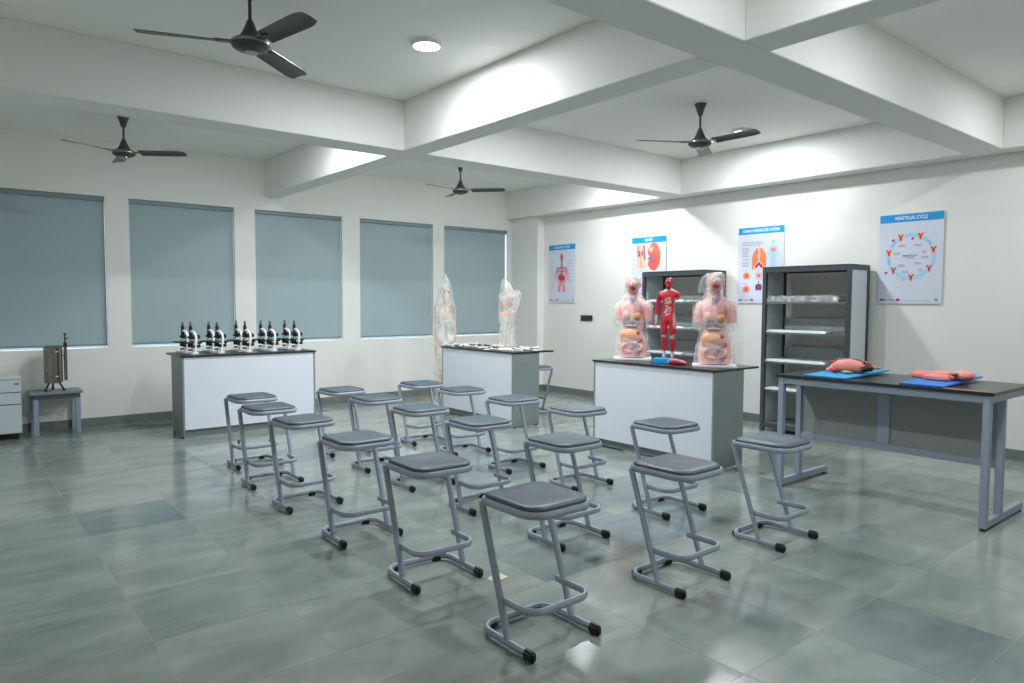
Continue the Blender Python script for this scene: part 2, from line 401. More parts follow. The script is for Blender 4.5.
# ------------------------------------------------------------------ stools (local front = -Y, tips at y = 0)
def make_stool():
    t = thing('lab_stool', '', 'stool')
    hx = .195; r = .075; zb = .026; yb = .355
    def upath(x, y0, y1, r, z, n=6):
        p = [(-x, y0, z)]; p += [(a, b, z) for a, b in arc((-x+r, y1-r), r, 180, 90, n)]
        p += [(a, b, z) for a, b in arc((x-r, y1-r), r, 90, 0, n)]; p.append((x, y0, z)); return p
    MB().tube(upath(hx, .03, yb, r, zb), .0125, 8, h=.0165, up=(0, 0, 1)).build('base_frame', M_FRAME, t, 0, 45)
    for s in (-1, 1):
        MB().box(s*hx-.0165, s*hx+.0165, -.020, .046, .001, .047).build('foot_cap', M_BLACK, t, .009, 40, 3)
        MB().box(-.030, .030, -.019, .019, .0, .034).build('rear_foot', M_BLACK, t, .008, 40, 3).location = (s*(hx-.062), yb-.001, 0)
        MB().tube([(s*.191, .160, .036), (s*.189, .356, .604)], .0135, 8, h=.0165, up=(1, 0, 0)).build('leg', M_FRAME, t, 0, 45)
    # footrest: U opening to the back, welded outside the legs
    fx, fz, r = .177, .190, .07
    p = [(-fx, .235, fz)]+[(a, b, fz) for a, b in arc((-fx+r, .015+r), r, 180, 270, 6)]+[(a, b, fz) for a, b in arc((fx-r, .015+r), r, 270, 360, 6)]+[(fx, .250, fz)]
    MB().tube(p, .0105, 8, h=.016, up=(0, 0, 1)).build('footrest', M_FRAME, t, 0, 45)
    ring = [(x, y, .606) for x, y in rrect(-.186, .181, .0, .374, (.09, .09, .045, .045), 6)]
    MB().tube(ring, .0115, 8, closed=True, h=.0165, up=(0, 0, 1)).build('seat_frame', M_FRAME, t, 0, 45)
    s = MB(); prof = ((.006, .618, 0), (.0, .624, 0), (.0, .629, 0), (.004, .636, 0), (.014, .641, 0), (.04, .643, 0), (.09, .640, 0), (.14, .637, 0))
    rings = []
    for ins, z, _ in prof:
        rr = tuple(max(.006, q-ins*.6) for q in (.09, .09, .05, .05))
        rings.append([(x, y, z) for x, y in rrect(-.184+ins, .179-ins, .002+ins, .372-ins, rr, 6)])
    s.loft(rings); s.build('seat_cushion', M_SEAT, t, 0, 50)
    return t
ROWS = {0: [(2.222, 6.33, 0), (2.10, 5.585, -1), (2.085, 4.81, 2), (2.068, 3.918, 0), (2.06, 3.055, -2), (2.069, 2.172, 0)],
        1: [(3.10, 6.296, 0), (3.077, 5.535, 1), (3.061, 4.755, 0), (3.071, 3.953, -1), (3.073, 3.05, 0), (3.08, 2.172, 0)],
        2: [(4.007, 6.275, -2), (4.045, 5.575, -3), (4.026, 4.729, -1), (4.068, 3.945, -2), (4.061, 3.035, -3), (4.10, 2.212, 0)]}
st0 = make_stool(); first = True
rown = {0: 'left row', 1: 'middle row', 2: 'right row'}
posn = ['at the window end of', 'second from the windows in', 'third from the windows in', 'third from the camera in', 'second from the camera in', 'nearest the camera in']
ysrc = 0
for r_, lst in ROWS.items():
    for k, (x, y, a) in enumerate(lst):
        s_ = st0 if first else copy_tree(st0); first = False
        s_.location = (x-.004, y-.012, 0); s_.rotation_euler = (0, 0, R_(a))
        tag(s_, 'grey stool with dark padded seat, %s the %s' % (posn[k], rown[r_]), 'stool', 'lab stools in rows')
s_ = copy_tree(st0); s_.location = (6.25, 7.39, 0); s_.rotation_euler = (0, 0, R_(180))
tag(s_, 'grey stool half hidden behind the counter with the scattered bones', 'stool', 'lab stools in rows')

# ------------------------------------------------------------------ counters (local: front = -X face at x=0, length along +Y)
def counter(label, loc, rz, L, D=.46, OV=.72):
    t = thing('lab_counter', label, 'counter', loc, rz)
    MB().box(.004, .022, .02, L-.02, .092, .888).build('front_panel', M_LAM, t, .001)
    for y in (0, L-.02):
        sp = MB().box(0, D, y, y+.0195, .012, .8885).build('side_panel', M_GLAM, t, .001)
        for x in (.04, D-.04): MB().lathe([(.015, 0), (.015, .013)], 10, (x, y+.01, 0)).build('levelling_foot', M_BLACK, sp)
    MB().box(.05, .066, .02, L-.02, .012, .0915).build('toe_kick', M_GLAM, t, .001)
    MB().box(D-.02, D, .02, L-.02, .30, .888).build('back_rail', M_GLAM, t, .001)
    MB().box(-.012, OV-.012, -.012, L+.012, .889, .908).build('worktop', M_TOP, t, .0025)
    return t
CT = .908
counter('white fronted counter with grey ends carrying the row of microscopes', (3.545, 8.155, 0), R_(90), 1.515, .46, .66)
counter('white fronted counter with grey end, bones scattered over its dark top', (5.255, 6.436, 0), 0, 1.515, .42, .66)
counter('white fronted counter in front of the shelves, carrying the anatomical torsos', (5.285, 3.66, 0), 0, 1.475, .46, .70)

# ------------------------------------------------------------------ shelving units (local: front x=0, depth +X, width +Y)
def shelf_unit(label, loc, W=1.025, D=.46, H=1.91):
    t = thing('shelving_unit', label, 'shelf', loc, 0, 'dark grey shelving units'); p = .045
    for x in (0, D-p):
        for y in (0, W-p):
            MB().box(x, x+p, y, y+p, 0, H).build('post', M_DGREY, t, .002)
    MB().box(0, D, 0, W, H, H+.012).build('top_panel', M_DGREY, t, .002)
    for x in (.002, D-p+.002):
        MB().box(x, x+p-.004, p, W-p, H-.055, H-.0005).build('top_rail', M_DGREY, t, .002)
    for y in (.002, W-p+.002): MB().box(p, D-p, y, y+p-.004, H-.045, H-.0005).build('side_rail', M_DGREY, t, .002)
    for y in (.012, W-.030):
        MB().box(p, D-p, y, y+.018, .10, H-.046).build('side_panel', M_LGREY, t)
    MB().box(.003, .02, p, W-p, .04, .10).build('bottom_rail', M_DGREY, t, .002)
    for z in (.10, .495, .825, 1.165, 1.515):
        d = MB().box(.021, D-.005, p*.7, W-p*.7, z-.022, z).build('shelf_deck', M_DECK, t, .002)
        if .2 < z < 1.3: MB().box(D-.028, D-.012, p, W-p, z, z+.16).build('back_stop', M_LGREY, d, .001)
    return t
SA = shelf_unit('open dark grey shelving unit by the table, wrapped packs on its shelves', (7.5, 3.535, 0))
SB = shelf_unit('open dark grey shelving unit behind the anatomical torsos', (7.5, 5.36, 0))
def pack(loc, L, D, H, m, label, seed, name='wrapped_pack', rz=0.):
    nx, ny = 6, 16; mb = MB(); rings = []
    for j in range(ny+1):
        y = -L/2+L*j/ny; e = 1 if 0 < j < ny else .55
        pr = [(-D/2, 0), (-D/2*.98, H*.5*e), (-D/2*.9, H*e), (-D/4, H*e), (0, H*e), (D/4, H*e), (D/2*.9, H*e), (D/2*.98, H*.5*e), (D/2, 0)]
        rings.append([(x, y, z) for x, z in pr])
    mb.loft(rings)
    rnd = random.Random(seed); am = min(.012, H*.28)
    mb.v = [(x+(rnd.random()-.5)*am if z > 0 else x, y+(rnd.random()-.5)*am, max(0, z+(rnd.random()-.6)*am) if z > 0 else 0) for x, y, z in mb.v]
    o = mb.build(name, m, None, 0, 35); o.location = loc; o.rotation_euler[2] = rz
    return tag(o, label, 'pack', 'wrapped packs on the shelves')
pack((7.70, 4.10, 1.515),   .86, .36, .072, M_PACK, 'thick grey film-wrapped pack on the top shelf of the unit by the table', 1)
for z, nm in ((1.165, 'second shelf from the top'), (.825, 'third shelf from the top'), (.495, 'low fourth shelf')):
    pack((7.68, 4.16, z), .72, .32, .030, M_PACKW, 'flat white pack on the %s of the unit by the table' % nm, int(z*100))
pack((7.66, 3.66, 1.165), .16, .26, .024, M_DARK, 'short dark flat pack at the right end of a shelf, unit by the table', 9)
for z, nm in ((1.515, 'highest visible shelf'), (1.165, 'middle shelf'), (.825, 'shelf just above the counter')):
    pack((7.68, 6.02, z), .60, .32, .030, M_PACKW, 'flat white pack on the %s behind the red muscle figure' % nm, int(z*100)+7)
    pack((7.67, 5.55, z), .26, .28, .024, M_PACK, 'flat grey wrapped pack on the %s behind the torsos' % nm, int(z*100)+13)

# ------------------------------------------------------------------ steel table by the poster wall
def make_table():
    t = thing('lab_table', 'blue-grey steel framed table with dark top and modesty panels', 'table', (5.30, 1.56, 0))
    L, D, Z = 1.50, .80, .922; p = .046
    MB().box(-.01, D, -.02, L+.02, Z-.022, Z).build('table_top', M_TOP, t, .002)
    for y in (0, L-p):
        MB().box(0, p, y, y+p, .014, Z-.0225).build('front_leg', M_TFRAME, t, .003)
        MB().box(.285, .285+p, y, y+p, .064, Z-.073).build('back_leg', M_TFRAME, t, .003)
        ft = MB().box(p, .78, y+.002, y+p-.002, .014, .064).build('foot_bar', M_TFRAME, t, .003)
        for x in (.02, .745): MB().lathe([(.022, 0), (.022, .006), (.012, .010), (.012, .0145)], 12, (x, y+p/2, 0)).build('levelling_foot', M_BLACK, ft)
        MB().box(p, .76, y+.002, y+p-.002, Z-.073, Z-.0225).build('side_rail', M_TFRAME, t, .003)
    MB().box(.004, p-.004, p, L-p, Z-.073, Z-.0225).build('front_rail', M_TFRAME, t, .003)
    MB().box(.29, .33, p, L-p, Z-.115, Z-.0225).build('upper_rail', M_TFRAME, t, .003)
    MB().box(.29, .33, p, L-p, .375, .425).build('lower_rail', M_TFRAME, t, .003)
    ym = .79
    MB().box(.288, .328, ym-.045, ym+.045, .425, Z-.115).build('middle_post', M_TFRAME, t, .003)
    for a, b in ((p, ym-.045), (ym+.045, L-p)):
        MB().box(.303, .315, a, b, .425, Z-.115).build('modesty_panel', M_TPANEL, t)
    return t
make_table()
TT = .922
def board(label, m, x0, y0, sx, sy, tilt):
    o = MB().box(0, sx, 0, sy, 0, .012).build('display_board', m, None, .003); o.location = (x0, y0, TT+.0005); o.rotation_euler = (0, -tilt, 0)
    return tag(o, label, 'board', 'blue boards on the table')
TLT = .026
board('light blue board under the red and pink dissection model', M_BOARD, 5.325, 2.52, .76, .345, TLT)
board('deep blue board under the pink figure model', M_BOARD2, 5.335, 1.855, .77, .29, TLT)
def onb(x): return TT+.0125+(x-5.33)*TLT
# dissected model on the light blue board
t = thing('dissection_model', 'pink and dark red dissected animal model lying on light blue board', 'model', (5.68, 2.68, onb(5.68)))
mb = MB().tube([(.0, .13, .035), (-.01, .06, .05), (0, -.02, .052), (.02, -.09, .045), (.05, -.16, .035)], .05, 12, radii=[.02, .05, .056, .05, .02])
mb.jitter(.006, 20).build('body', M_PINK, t, 0, 60)
mb = MB()
for i in range(9): mb.ell((.06+.03*math.sin(i*1.9), .13-.032*i, .055+.012*math.cos(i*2.3)), (.032, .03, .026), 10, 6)
mb.jitter(.006, 30).build('red_organs', M_DRED, t, 0, 60)
MB().tube([(.05, .11, .09), (.06, .03, .10), (.05, -.06, .095), (.02, -.13, .07)], .017, 8).jitter(.008, 30).build('dark_band', M_DARK, t, 0, 60)
MB().tube([(-.02, -.12, .03), (.0, -.16, .05), (.04, -.17, .04)], .024, 8).build('dark_sleeve', M_DARK, t, 0, 60)
MB().tube([(.04, -.15, .04), (.12, -.16, .04), (.20, -.17, .03)], .02, 8, r2=.008).build('hind_leg', M_PINK, t, 0, 60)
MB().tube([(-.02, .10, .03), (-.06, .13, .02), (-.09, .12, .012)], .02, 8, r2=.010).build('front_leg', M_PINK, t, 0, 60)
MB().ell((-.085, .06, .02), (.022, .028, .018), 10, 6).build('red_lobe', M_MUSC, t, 0, 60)
MB().ell((-.09, -.04, .013), (.03, .045, .014), 10, 6).build('olive_organ', M_OLIVE, t, 0, 60)
t.rotation_euler = (0, -TLT, 0)
# pink figure model on the deep blue board
t = thing('figure_model', 'pink jointed figure model lying face up on deep blue board', 'model', (5.76, 2.02, onb(5.76)))
MB().box(-.075, .075, -.10, .06, .0, .055).jitter(.004, 20).build('body', M_PINK, t, .016, 50, 3)
for s in (-1, 1):
    MB().box(s*.045-.028, s*.045+.028, .055, .165+.02*s, .0, .042).build('leg', M_PINK, t, .010, 50, 3)
    MB().box(s*.095-.018, s*.095+.018, -.10, .05, .0, .040).build('arm', M_PINK, t, .010, 50, 3)
MB().ell((.0, -.135, .04), (.045, .045, .04), 14, 9).build('head', M_PINK, t, 0, 60)
MB().box(-.06, .06, -.115, -.07, .05, .066).build('collar', M_FLESH, t, .005)
t.scale = (1.25, 1.3, .95); t.rotation_euler = (0, -TLT, R_(-12))
o = MB().box(0, .012, 0, .27, 0, .003).build('pink_strip', mat('matte_pink', (224, 160, 160), .6)); o.location = (5.33, 1.585, TT)  # thin pink strip, flat along the front edge of the table top
tag(o, 'thin pink strip lying along the front edge of the steel table', 'paper')

# ------------------------------------------------------------------ wall posters and switch plate
def text_mesh(body, size, m, shear=0.):
    cu = bpy.data.curves.new('lettering', 'FONT'); cu.body = body; cu.size = size; cu.align_x = 'CENTER'; cu.align_y = 'CENTER'; cu.shear = shear; cu.offset = size*.012
    to = bpy.data.objects.new('lettering', cu); col.objects.link(to)
    dg = bpy.context.evaluated_depsgraph_get(); me = bpy.data.meshes.new_from_object(to.evaluated_get(dg))
    bpy.data.objects.remove(to); me.materials.clear(); me.materials.append(m); return me
PW, PH = .635, .955
def poster(label, y_left, title):
    t = bpy.data.objects.new('wall_poster', None); col.objects.link(t); tag(t, label, 'poster', 'anatomy posters on the wall')
    t.matrix_world = Matrix(((0, 0, -1, XR-.014), (-1, 0, 0, y_left), (0, 1, 0, 1.50), (0, 0, 0, 1)))
    MB().box(0, PW, 0, PH, -.006, 0).build('board', M_POSTER, t, .001)
    for u in (.06, PW-.06):
        for v in (.06, PH-.06): MB().lathe([(.008, -.013), (.008, -.006)], 10, (u, v, 0)).build('standoff', M_CHROME, t)
    MB().box(.004, PW-.004, PH-.088, PH-.004, .0002, .0006).build('title_strip', M_PBLUE, t)
    me = text_mesh(title, .052, M_PWHITE); o = link('title_lettering', me, t); o.location = (PW/2, PH-.048, .0010)
    xs_ = [v.co.x for v in me.vertices]; wtx = max(xs_)-min(xs_); tw = {'KIDNEY': .145, 'CIRCULATORY SYSTEM': .36, 'MENSTRUAL CYCLE': .32}.get(title, .50)
    o.scale = (tw/wtx, 1, 1)
    flat('sponsor_mark', M_PBLACK, t, [[(.02, .030), (.036, .030), (.048, .056), (.032, .056)], [(.042, .030), (.054, .030), (.062, .050), (.05, .050)], [(.060, .030), (.074, .030), (.080, .050), (.066, .050)]])
    flat('footer_line', M_PGREY, t, [[(.09, .036), (.18, .036), (.18, .046), (.09, .046)], [(.25, .030), (.52, .030), (.52, .033), (.25, .033)]])
    flat('red_badge', M_PRED, t, [rrect(.19, .228, .028, .056, .006, 3)])
    flat('corner_mark', M_PGREY, t, [[(.56, .045), (.585, .060), (.605, .030), (.585, .026)]])
    return t
def flat(name, m, par, polys, z=.0005):
    mb = MB()
    for i_, p in enumerate(polys): mb.poly(p, z+i_*.00002)
    o = mb.build(name, m, par); return o
def ellp(c, a, b, n=18, rot=0.):
    return [(c[0]+a*math.cos(2*math.pi*i/n)*math.cos(rot)-b*math.sin(2*math.pi*i/n)*math.sin(rot), c[1]+a*math.cos(2*math.pi*i/n)*math.sin(rot)+b*math.sin(2*math.pi*i/n)*math.cos(rot)) for i in range(n)]
def stroke(pts, w0, w1=None):
    """quads along a polyline"""
    w1 = w0 if w1 is None else w1; out = []
    for i in range(len(pts)-1):
        (x0, y0), (x1, y1) = pts[i], pts[i+1]; l = math.hypot(x1-x0, y1-y0) or 1; nx, ny = -(y1-y0)/l, (x1-x0)/l
        a = w0+(w1-w0)*i/(len(pts)-1); b = w0+(w1-w0)*(i+1)/(len(pts)-1)
        out.append([(x0+nx*a, y0+ny*a), (x1+nx*b, y1+ny*b), (x1-nx*b, y1-ny*b), (x0-nx*a, y0-ny*a)])
    return out
def lines(x0, x1, ys_, h=.006, rnd=None):
    rnd = rnd or random.Random(3); return [[(x0, y), (x0+(x1-x0)*(.6+.4*rnd.random()), y), (x0+(x1-x0)*(.6+.35*rnd.random()), y+h), (x0, y+h)] for y in ys_]
# poster 1: blood vessels of the body
t = poster('leftmost poster, body outline with red and blue blood vessels', 8.825, 'CIRCULATORY SYSTEM')
cx = .315
flat('body_outline', M_PPINK, t, [ellp((cx, .745), .05, .065), [(cx-.024, .68), (cx+.024, .68), (cx+.028, .60), (cx-.028, .60)],
     [(cx-.11, .59), (cx+.11, .59), (cx+.135, .42), (cx+.09, .30), (cx-.09, .30), (cx-.135, .42)]]+stroke([(cx-.115, .585), (cx-.15, .46), (cx-.15, .36)], .024, .016)+stroke([(cx+.115, .585), (cx+.15, .46), (cx+.15, .36)], .024, .016)+[[(cx-.095, .30), (cx-.004, .30), (cx-.018, .17), (cx-.10, .17)], [(cx+.095, .30), (cx+.004, .30), (cx+.018, .17), (cx+.10, .17)]])
flat('red_vessels', M_PRED2, t, stroke([(cx-.012, .80), (cx-.012, .55), (cx-.01, .36), (cx-.05, .25), (cx-.06, .18)], .007)+stroke([(cx, .36), (cx+.05, .26), (cx+.055, .18)], .006)+[ellp((cx-.02, .415), .062, .055), ellp((cx+.045, .40), .03, .045), ellp((cx-.005, .745), .024, .035)], .0010)
flat('blue_vessels', M_PDBLUE, t, stroke([(cx+.012, .72), (cx+.012, .40)], .006)+stroke([(cx-.12, .47), (cx-.10, .56), (cx-.02, .58), (cx+.02, .55)], .010, .006)+stroke([(cx+.12, .47), (cx+.10, .56), (cx+.02, .58)], .010, .006)+stroke([(cx-.07, .53), (cx-.02, .50)], .008)+stroke([(cx+.07, .53), (cx+.02, .50)], .008), .0012)
flat('yellow_vessels', mat('print_yellow', (232, 214, 150), .5), t, stroke([(cx-.03, .33), (cx-.05, .22)], .014, .008)+stroke([(cx+.03, .33), (cx+.05, .22)], .014, .008), .0008)
flat('caption_lines', M_PGREY, t, lines(.05, .15, [.70, .64, .60, .56, .52, .48, .44, .38, .34, .31, .28, .25, .22])+lines(.46, .58, [.68, .63, .58, .52, .47, .42, .36, .33]))
# poster 2: kidney
t = poster('kidney poster with one large red kidney, partly behind the shelving', 7.0, 'KIDNEY')
flat('torso_figure', M_PPEACH, t, [[(.09, .50), (.27, .50), (.255, .68), (.24, .73), (.11, .73), (.10, .68)], [(.10, .73), (.25, .73), (.24, .84), (.11, .84)]])
flat('torso_muscles', M_PRED2, t, stroke([(.12, .84), (.115, .74), (.13, .66)], .010)+stroke([(.23, .84), (.235, .74), (.25, .62)], .012)+stroke([(.15, .76), (.15, .68)], .012)+stroke([(.20, .76), (.20, .68)], .012)+stroke([(.175, .74), (.175, .52)], .004), .0010)
kid = ellp((.41, .665), .125, .20, 28)
kid = [(x+.05*math.exp(-((y-.65)/.055)**2) if x < .39 else x, y) for x, y in kid]
flat('kidney_drawing', M_KID, t, [kid], .0006)
flat('kidney_highlight', M_PPEACH, t, [ellp((.375, .77), .018, .045, 14, -.4)], .0010)
flat('ureter', M_PPEACH, t, stroke([(.345, .85), (.335, .80), (.35, .74)], .014), .0010)
flat('vessel_stump', mat('print_teal', (60, 130, 160), .5), t, [[(.30, .65), (.38, .68), (.385, .62), (.33, .61)]], .0012)
flat('caption_lines', M_PGREY, t, lines(.27, .32, [.80, .76, .60, .57, .54])+lines(.15, .22, [.465]))
# poster 3: respiratory system
t = poster('respiratory system poster with orange lungs, partly behind the shelving by the table', 5.21, 'HUMAN RESPIRATORY SYSTEM')
flat('lungs_drawing', M_PORANGE, t, [ellp((.245, .57), .042, .10, 18, -.2), ellp((.355, .57), .042, .10, 18, .2), ellp((.27, .60), .03, .09), ellp((.33, .60), .03, .09)]+stroke([(.22, .49), (.215, .42)], .018, .008)+stroke([(.38, .49), (.385, .42)], .018, .008)+stroke([(.26, .48), (.25, .43)], .016, .008)+stroke([(.34, .48), (.35, .43)], .016, .008), .0007)
flat('windpipe', M_PPEACH, t, stroke([(.30, .72), (.30, .60)], .012)+[ellp((.30, .60), .02, .04)], .0011)
flat('lung_base', M_PRED, t, [[(.25, .47), (.30, .52), (.35, .47), (.33, .44), (.30, .48), (.27, .44)]], .0012)
flat('blue_figure', M_PLBLUE, t, [ellp((.49, .755), .026, .036), [(.45, .71), (.53, .71), (.525, .56), (.455, .56)], [(.455, .56), (.488, .56), (.485, .42), (.462, .42)], [(.525, .56), (.492, .56), (.495, .42), (.518, .42)]]+stroke([(.45, .70), (.43, .62), (.41, .56)], .012, .008)+stroke([(.53, .70), (.55, .62), (.57, .56)], .012, .008))
flat('figure_lungs', M_PORANGE, t, [ellp((.475, .66), .014, .028), ellp((.507, .66), .014, .028)], .0010)
for q, (px_, py_, m_) in enumerate(((.125, .345, M_PORANGE), (.125, .175, M_PORANGE), (.30, .345, M_PPINK), (.30, .20, M_PPURP), (.47, .345, M_PORANGE), (.47, .19, M_PPINK))):
    flat('small_drawing', m_, t, [ellp((px_-.02, py_), .026, .042), ellp((px_+.02, py_), .026, .042)]+stroke([(px_, py_+.08), (px_, py_)], .006), .0008)
    flat('small_core', M_PRED, t, [ellp((px_, py_), .014, .016)], .0012)
flat('caption_lines', M_PGREY, t, lines(.06, .44, [.765, .745, .725])+lines(.06, .18, [.69, .67, .65, .63, .61, .59, .55, .52, .50, .48, .46])+lines(.06, .12, [.41, .24]))
# poster 4: cycle ring
t = poster('rightmost poster, light blue ring of seven small red uterus drawings', 3.46, 'MENSTRUAL CYCLE')
c = (.325, .50); ra = .225
ringp = []
for i in range(48):
    a0, a1 = 2*math.pi*i/48, 2*math.pi*(i+1)/48
    ringp.append([(c[0]+(ra-.022)*math.cos(a0), c[1]+(ra-.022)*math.sin(a0)), (c[0]+(ra+.022)*math.cos(a0), c[1]+(ra+.022)*math.sin(a0)), (c[0]+(ra+.022)*math.cos(a1), c[1]+(ra+.022)*math.sin(a1)), (c[0]+(ra-.022)*math.cos(a1), c[1]+(ra-.022)*math.sin(a1))])
flat('blue_ring', M_PLBLUE, t, ringp)
flat('ring_line', M_PDBLUE, t, [q for k in range(7) for q in stroke([(c[0]+ra*math.cos(R_(90-51.4*k+s)), c[1]+ra*math.sin(R_(90-51.4*k+s))) for s in (-8, -3, 3, 8)], .0025)], .0007)
for k in range(7):
    a = R_(118-51.43*k); ux, uy = c[0]+ra*math.cos(a), c[1]+ra*math.sin(a)
    flat('small_drawing', M_PPEACH, t, [[(ux-.034, uy+.045), (ux+.034, uy+.045), (ux+.024, uy-.01), (ux+.013, uy-.045), (ux-.013, uy-.045), (ux-.024, uy-.01)]], .0010)
    flat('small_core', M_PRED, t, stroke([(ux-.026, uy+.03), (ux-.008, uy+.018), (ux, uy-.03)], .007)+stroke([(ux+.026, uy+.03), (ux+.008, uy+.018), (ux, uy-.03)], .007), .0014)
    dx = -.075 if k not in (2, 3) else -.085
    flat('side_drawing', M_PRED if k in (0, 1, 5) else M_PPINK, t, [ellp((ux+dx, uy-.02), .018, .012, 12, .5)] if k in (0, 1, 5) else ([ellp((ux+dx, uy-.015), .026, .018, 14)] if k in (2, 3, 4) else []) or [ellp((ux-.01, uy-.065), .004, .004)], .0011)
flat('caption_lines', M_PGREY, t, [q for (x, y) in ((.20, .62), (.36, .62), (.15, .54), (.43, .49), (.20, .41), (.36, .43), (.24, .34)) for q in lines(x, x+.09, [y, y-.014])])
for body, dy in (('MENSTRUAL', .508), ('CYCLE', .486)):
    o = link('centre_lettering', text_mesh(body, .026, M_PBLACK), t); o.location = (c[0]-.005, dy, .0010)
t = thing('switch_plate', 'dark rectangular switch plate on the wall under the leftmost poster', 'switch', (XR, 7.935, 1.255))
MB().box(-.012, 0, -.13, .13, -.045, .045).build('plate', M_DARK, t, .003)
for k in range(4): MB().box(-.016, -.012, -.10+k*.053, -.06+k*.053, -.028, .028).build('rocker', mat('rocker_grey', (56, 62, 64), .4), t, .0015)

# ------------------------------------------------------------------ microscopes (local: arm towards +X, stage towards -X)
def make_scope():
    t = thing('microscope', '', 'microscope')
    MB().prism([(-.075, -.055), (-.075, -.025), (-.01, -.02), (-.01, .02), (-.075, .025), (-.075, .055), (.05, .055), (.07, .035), (.07, -.035), (.05, -.055)], 0, .022).build('base', M_WHITE, t, .004)
    arm = [(.045, 0, .015), (.05, 0, .08), (.062, 0, .14), (.066, 0, .19), (.056, 0, .235), (.03, 0, .262), (-.005, 0, .268)]
    MB().tube(arm, .014, 10, h=.017, up=(0, 1, 0)).build('arm', M_WHITE, t, 0, 50)
    MB().box(-.085, .04, -.075, .075, .126, .142).build('stage', M_DARK, t, .002)
    tb = MB().lathe([(.016, .205), (.019, .215), (.019, .30), (.022, .302), (.022, .318), (.015, .322), (.015, .335)], 14, (-.012, 0, 0)).build('body_tube', M_DARK, t, 0, 40)
    MB().lathe([(.012, .334), (.012, .376), (.010, .381)], 12, (-.012, 0, 0)).build('eyepiece', M_STEEL, tb, 0, 40)
    no = MB().lathe([(.034, .186), (.036, .200), (.024, .216)], 14, (-.016, 0, 0)).build('nosepiece', M_DARK, t, 0, 40)
    for k, (dx, dy) in enumerate(((-.012, 0), (.008, .014), (.008, -.014))):
        MB().tube([(-.018+dx*.6, dy*.6, .195), (-.018+dx*1.3, dy*1.3, .152+.012*(k > 0))], .009, 10, r2=.0065).build('objective', M_CHROME, no, 0, 40)
    for s in (-1, 1):
        MB().cyl((.052, s*.02, .205), (.052, s*.056, .205), .026, 14).build('focus_knob', M_BLACK, t, .002)
        MB().cyl((.056, s*.02, .095), (.056, s*.052, .095), .020, 12).build('fine_knob', M_BLACK, t, .002)
    MB().lathe([(.028, .080), (.030, .118), (.020, .1255)], 14, (-.02, 0, 0)).build('condenser', M_DARK, t, 0, 40)
    MB().lathe([(.026, .040), (.028, .052), (.018, .058)], 14, (-.02, 0, 0)).build('mirror', M_DARK, t, 0, 40)
    MB().box(.02, .075, .050, .085, .122, .142).build('stage_control', M_DARK, t, .003)
    MB().cyl((.05, .068, .075), (.05, .068, .124), .010, 10).build('stage_knob', M_BLACK, t)
    return t
sc0 = make_scope(); first = True
sx_ = [2.19, 2.475, 2.79, 3.085, 3.385]
for k, x in enumerate(sx_):
    for row, y in ((0, 8.375), (1, 8.63)):
        m_ = sc0 if first else copy_tree(sc0); first = False
        m_.location = (x-(.02 if row else 0), y, CT); m_.rotation_euler = (0, 0, R_(-60+random.uniform(-6, 6))); m_.scale = (.97, .97, .95)
        tag(m_, 'black and white microscope, %s one of the %s pair from the left' % ('front' if row == 0 else 'rear', ordn[k]), 'microscope', 'microscopes on the counter')

# ------------------------------------------------------------------ plastic-wrapped torso models (local front = -Y)
def ring_(z, a, b, cy=0., cx=0., n=28, p=2.3):
    out = []
    for i in range(n):
        th = 2*math.pi*i/n; c_, s_ = math.cos(th), math.sin(th)
        out.append((cx+a*math.copysign(abs(c_)**(2/p), c_), cy+b*math.copysign(abs(s_)**(2/p), s_), z))
    return out
TORSO = [(.03, .150, .098, 0), (.10, .165, .105, 0), (.17, .160, .105, 0), (.25, .140, .096, 0), (.32, .122, .088, -.002), (.38, .128, .092, -.004), (.45, .146, .100, -.006),
         (.52, .160, .104, -.004), (.565, .168, .098, 0), (.60, .165, .085, .004), (.625, .130, .070, .008), (.645, .075, .058, .010), (.665, .052, .050, .006), (.70, .047, .048, 0),
         (.715, .052, .060, -.012), (.735, .062, .078, -.012), (.77, .070, .088, -.008), (.81, .074, .092, -.004), (.845, .066, .080, 0), (.868, .040, .048, 0), (.876, .012, .014, 0)]
def WS(z): return .92 if z < .3 else (.80 if z < .64 else 1.0)
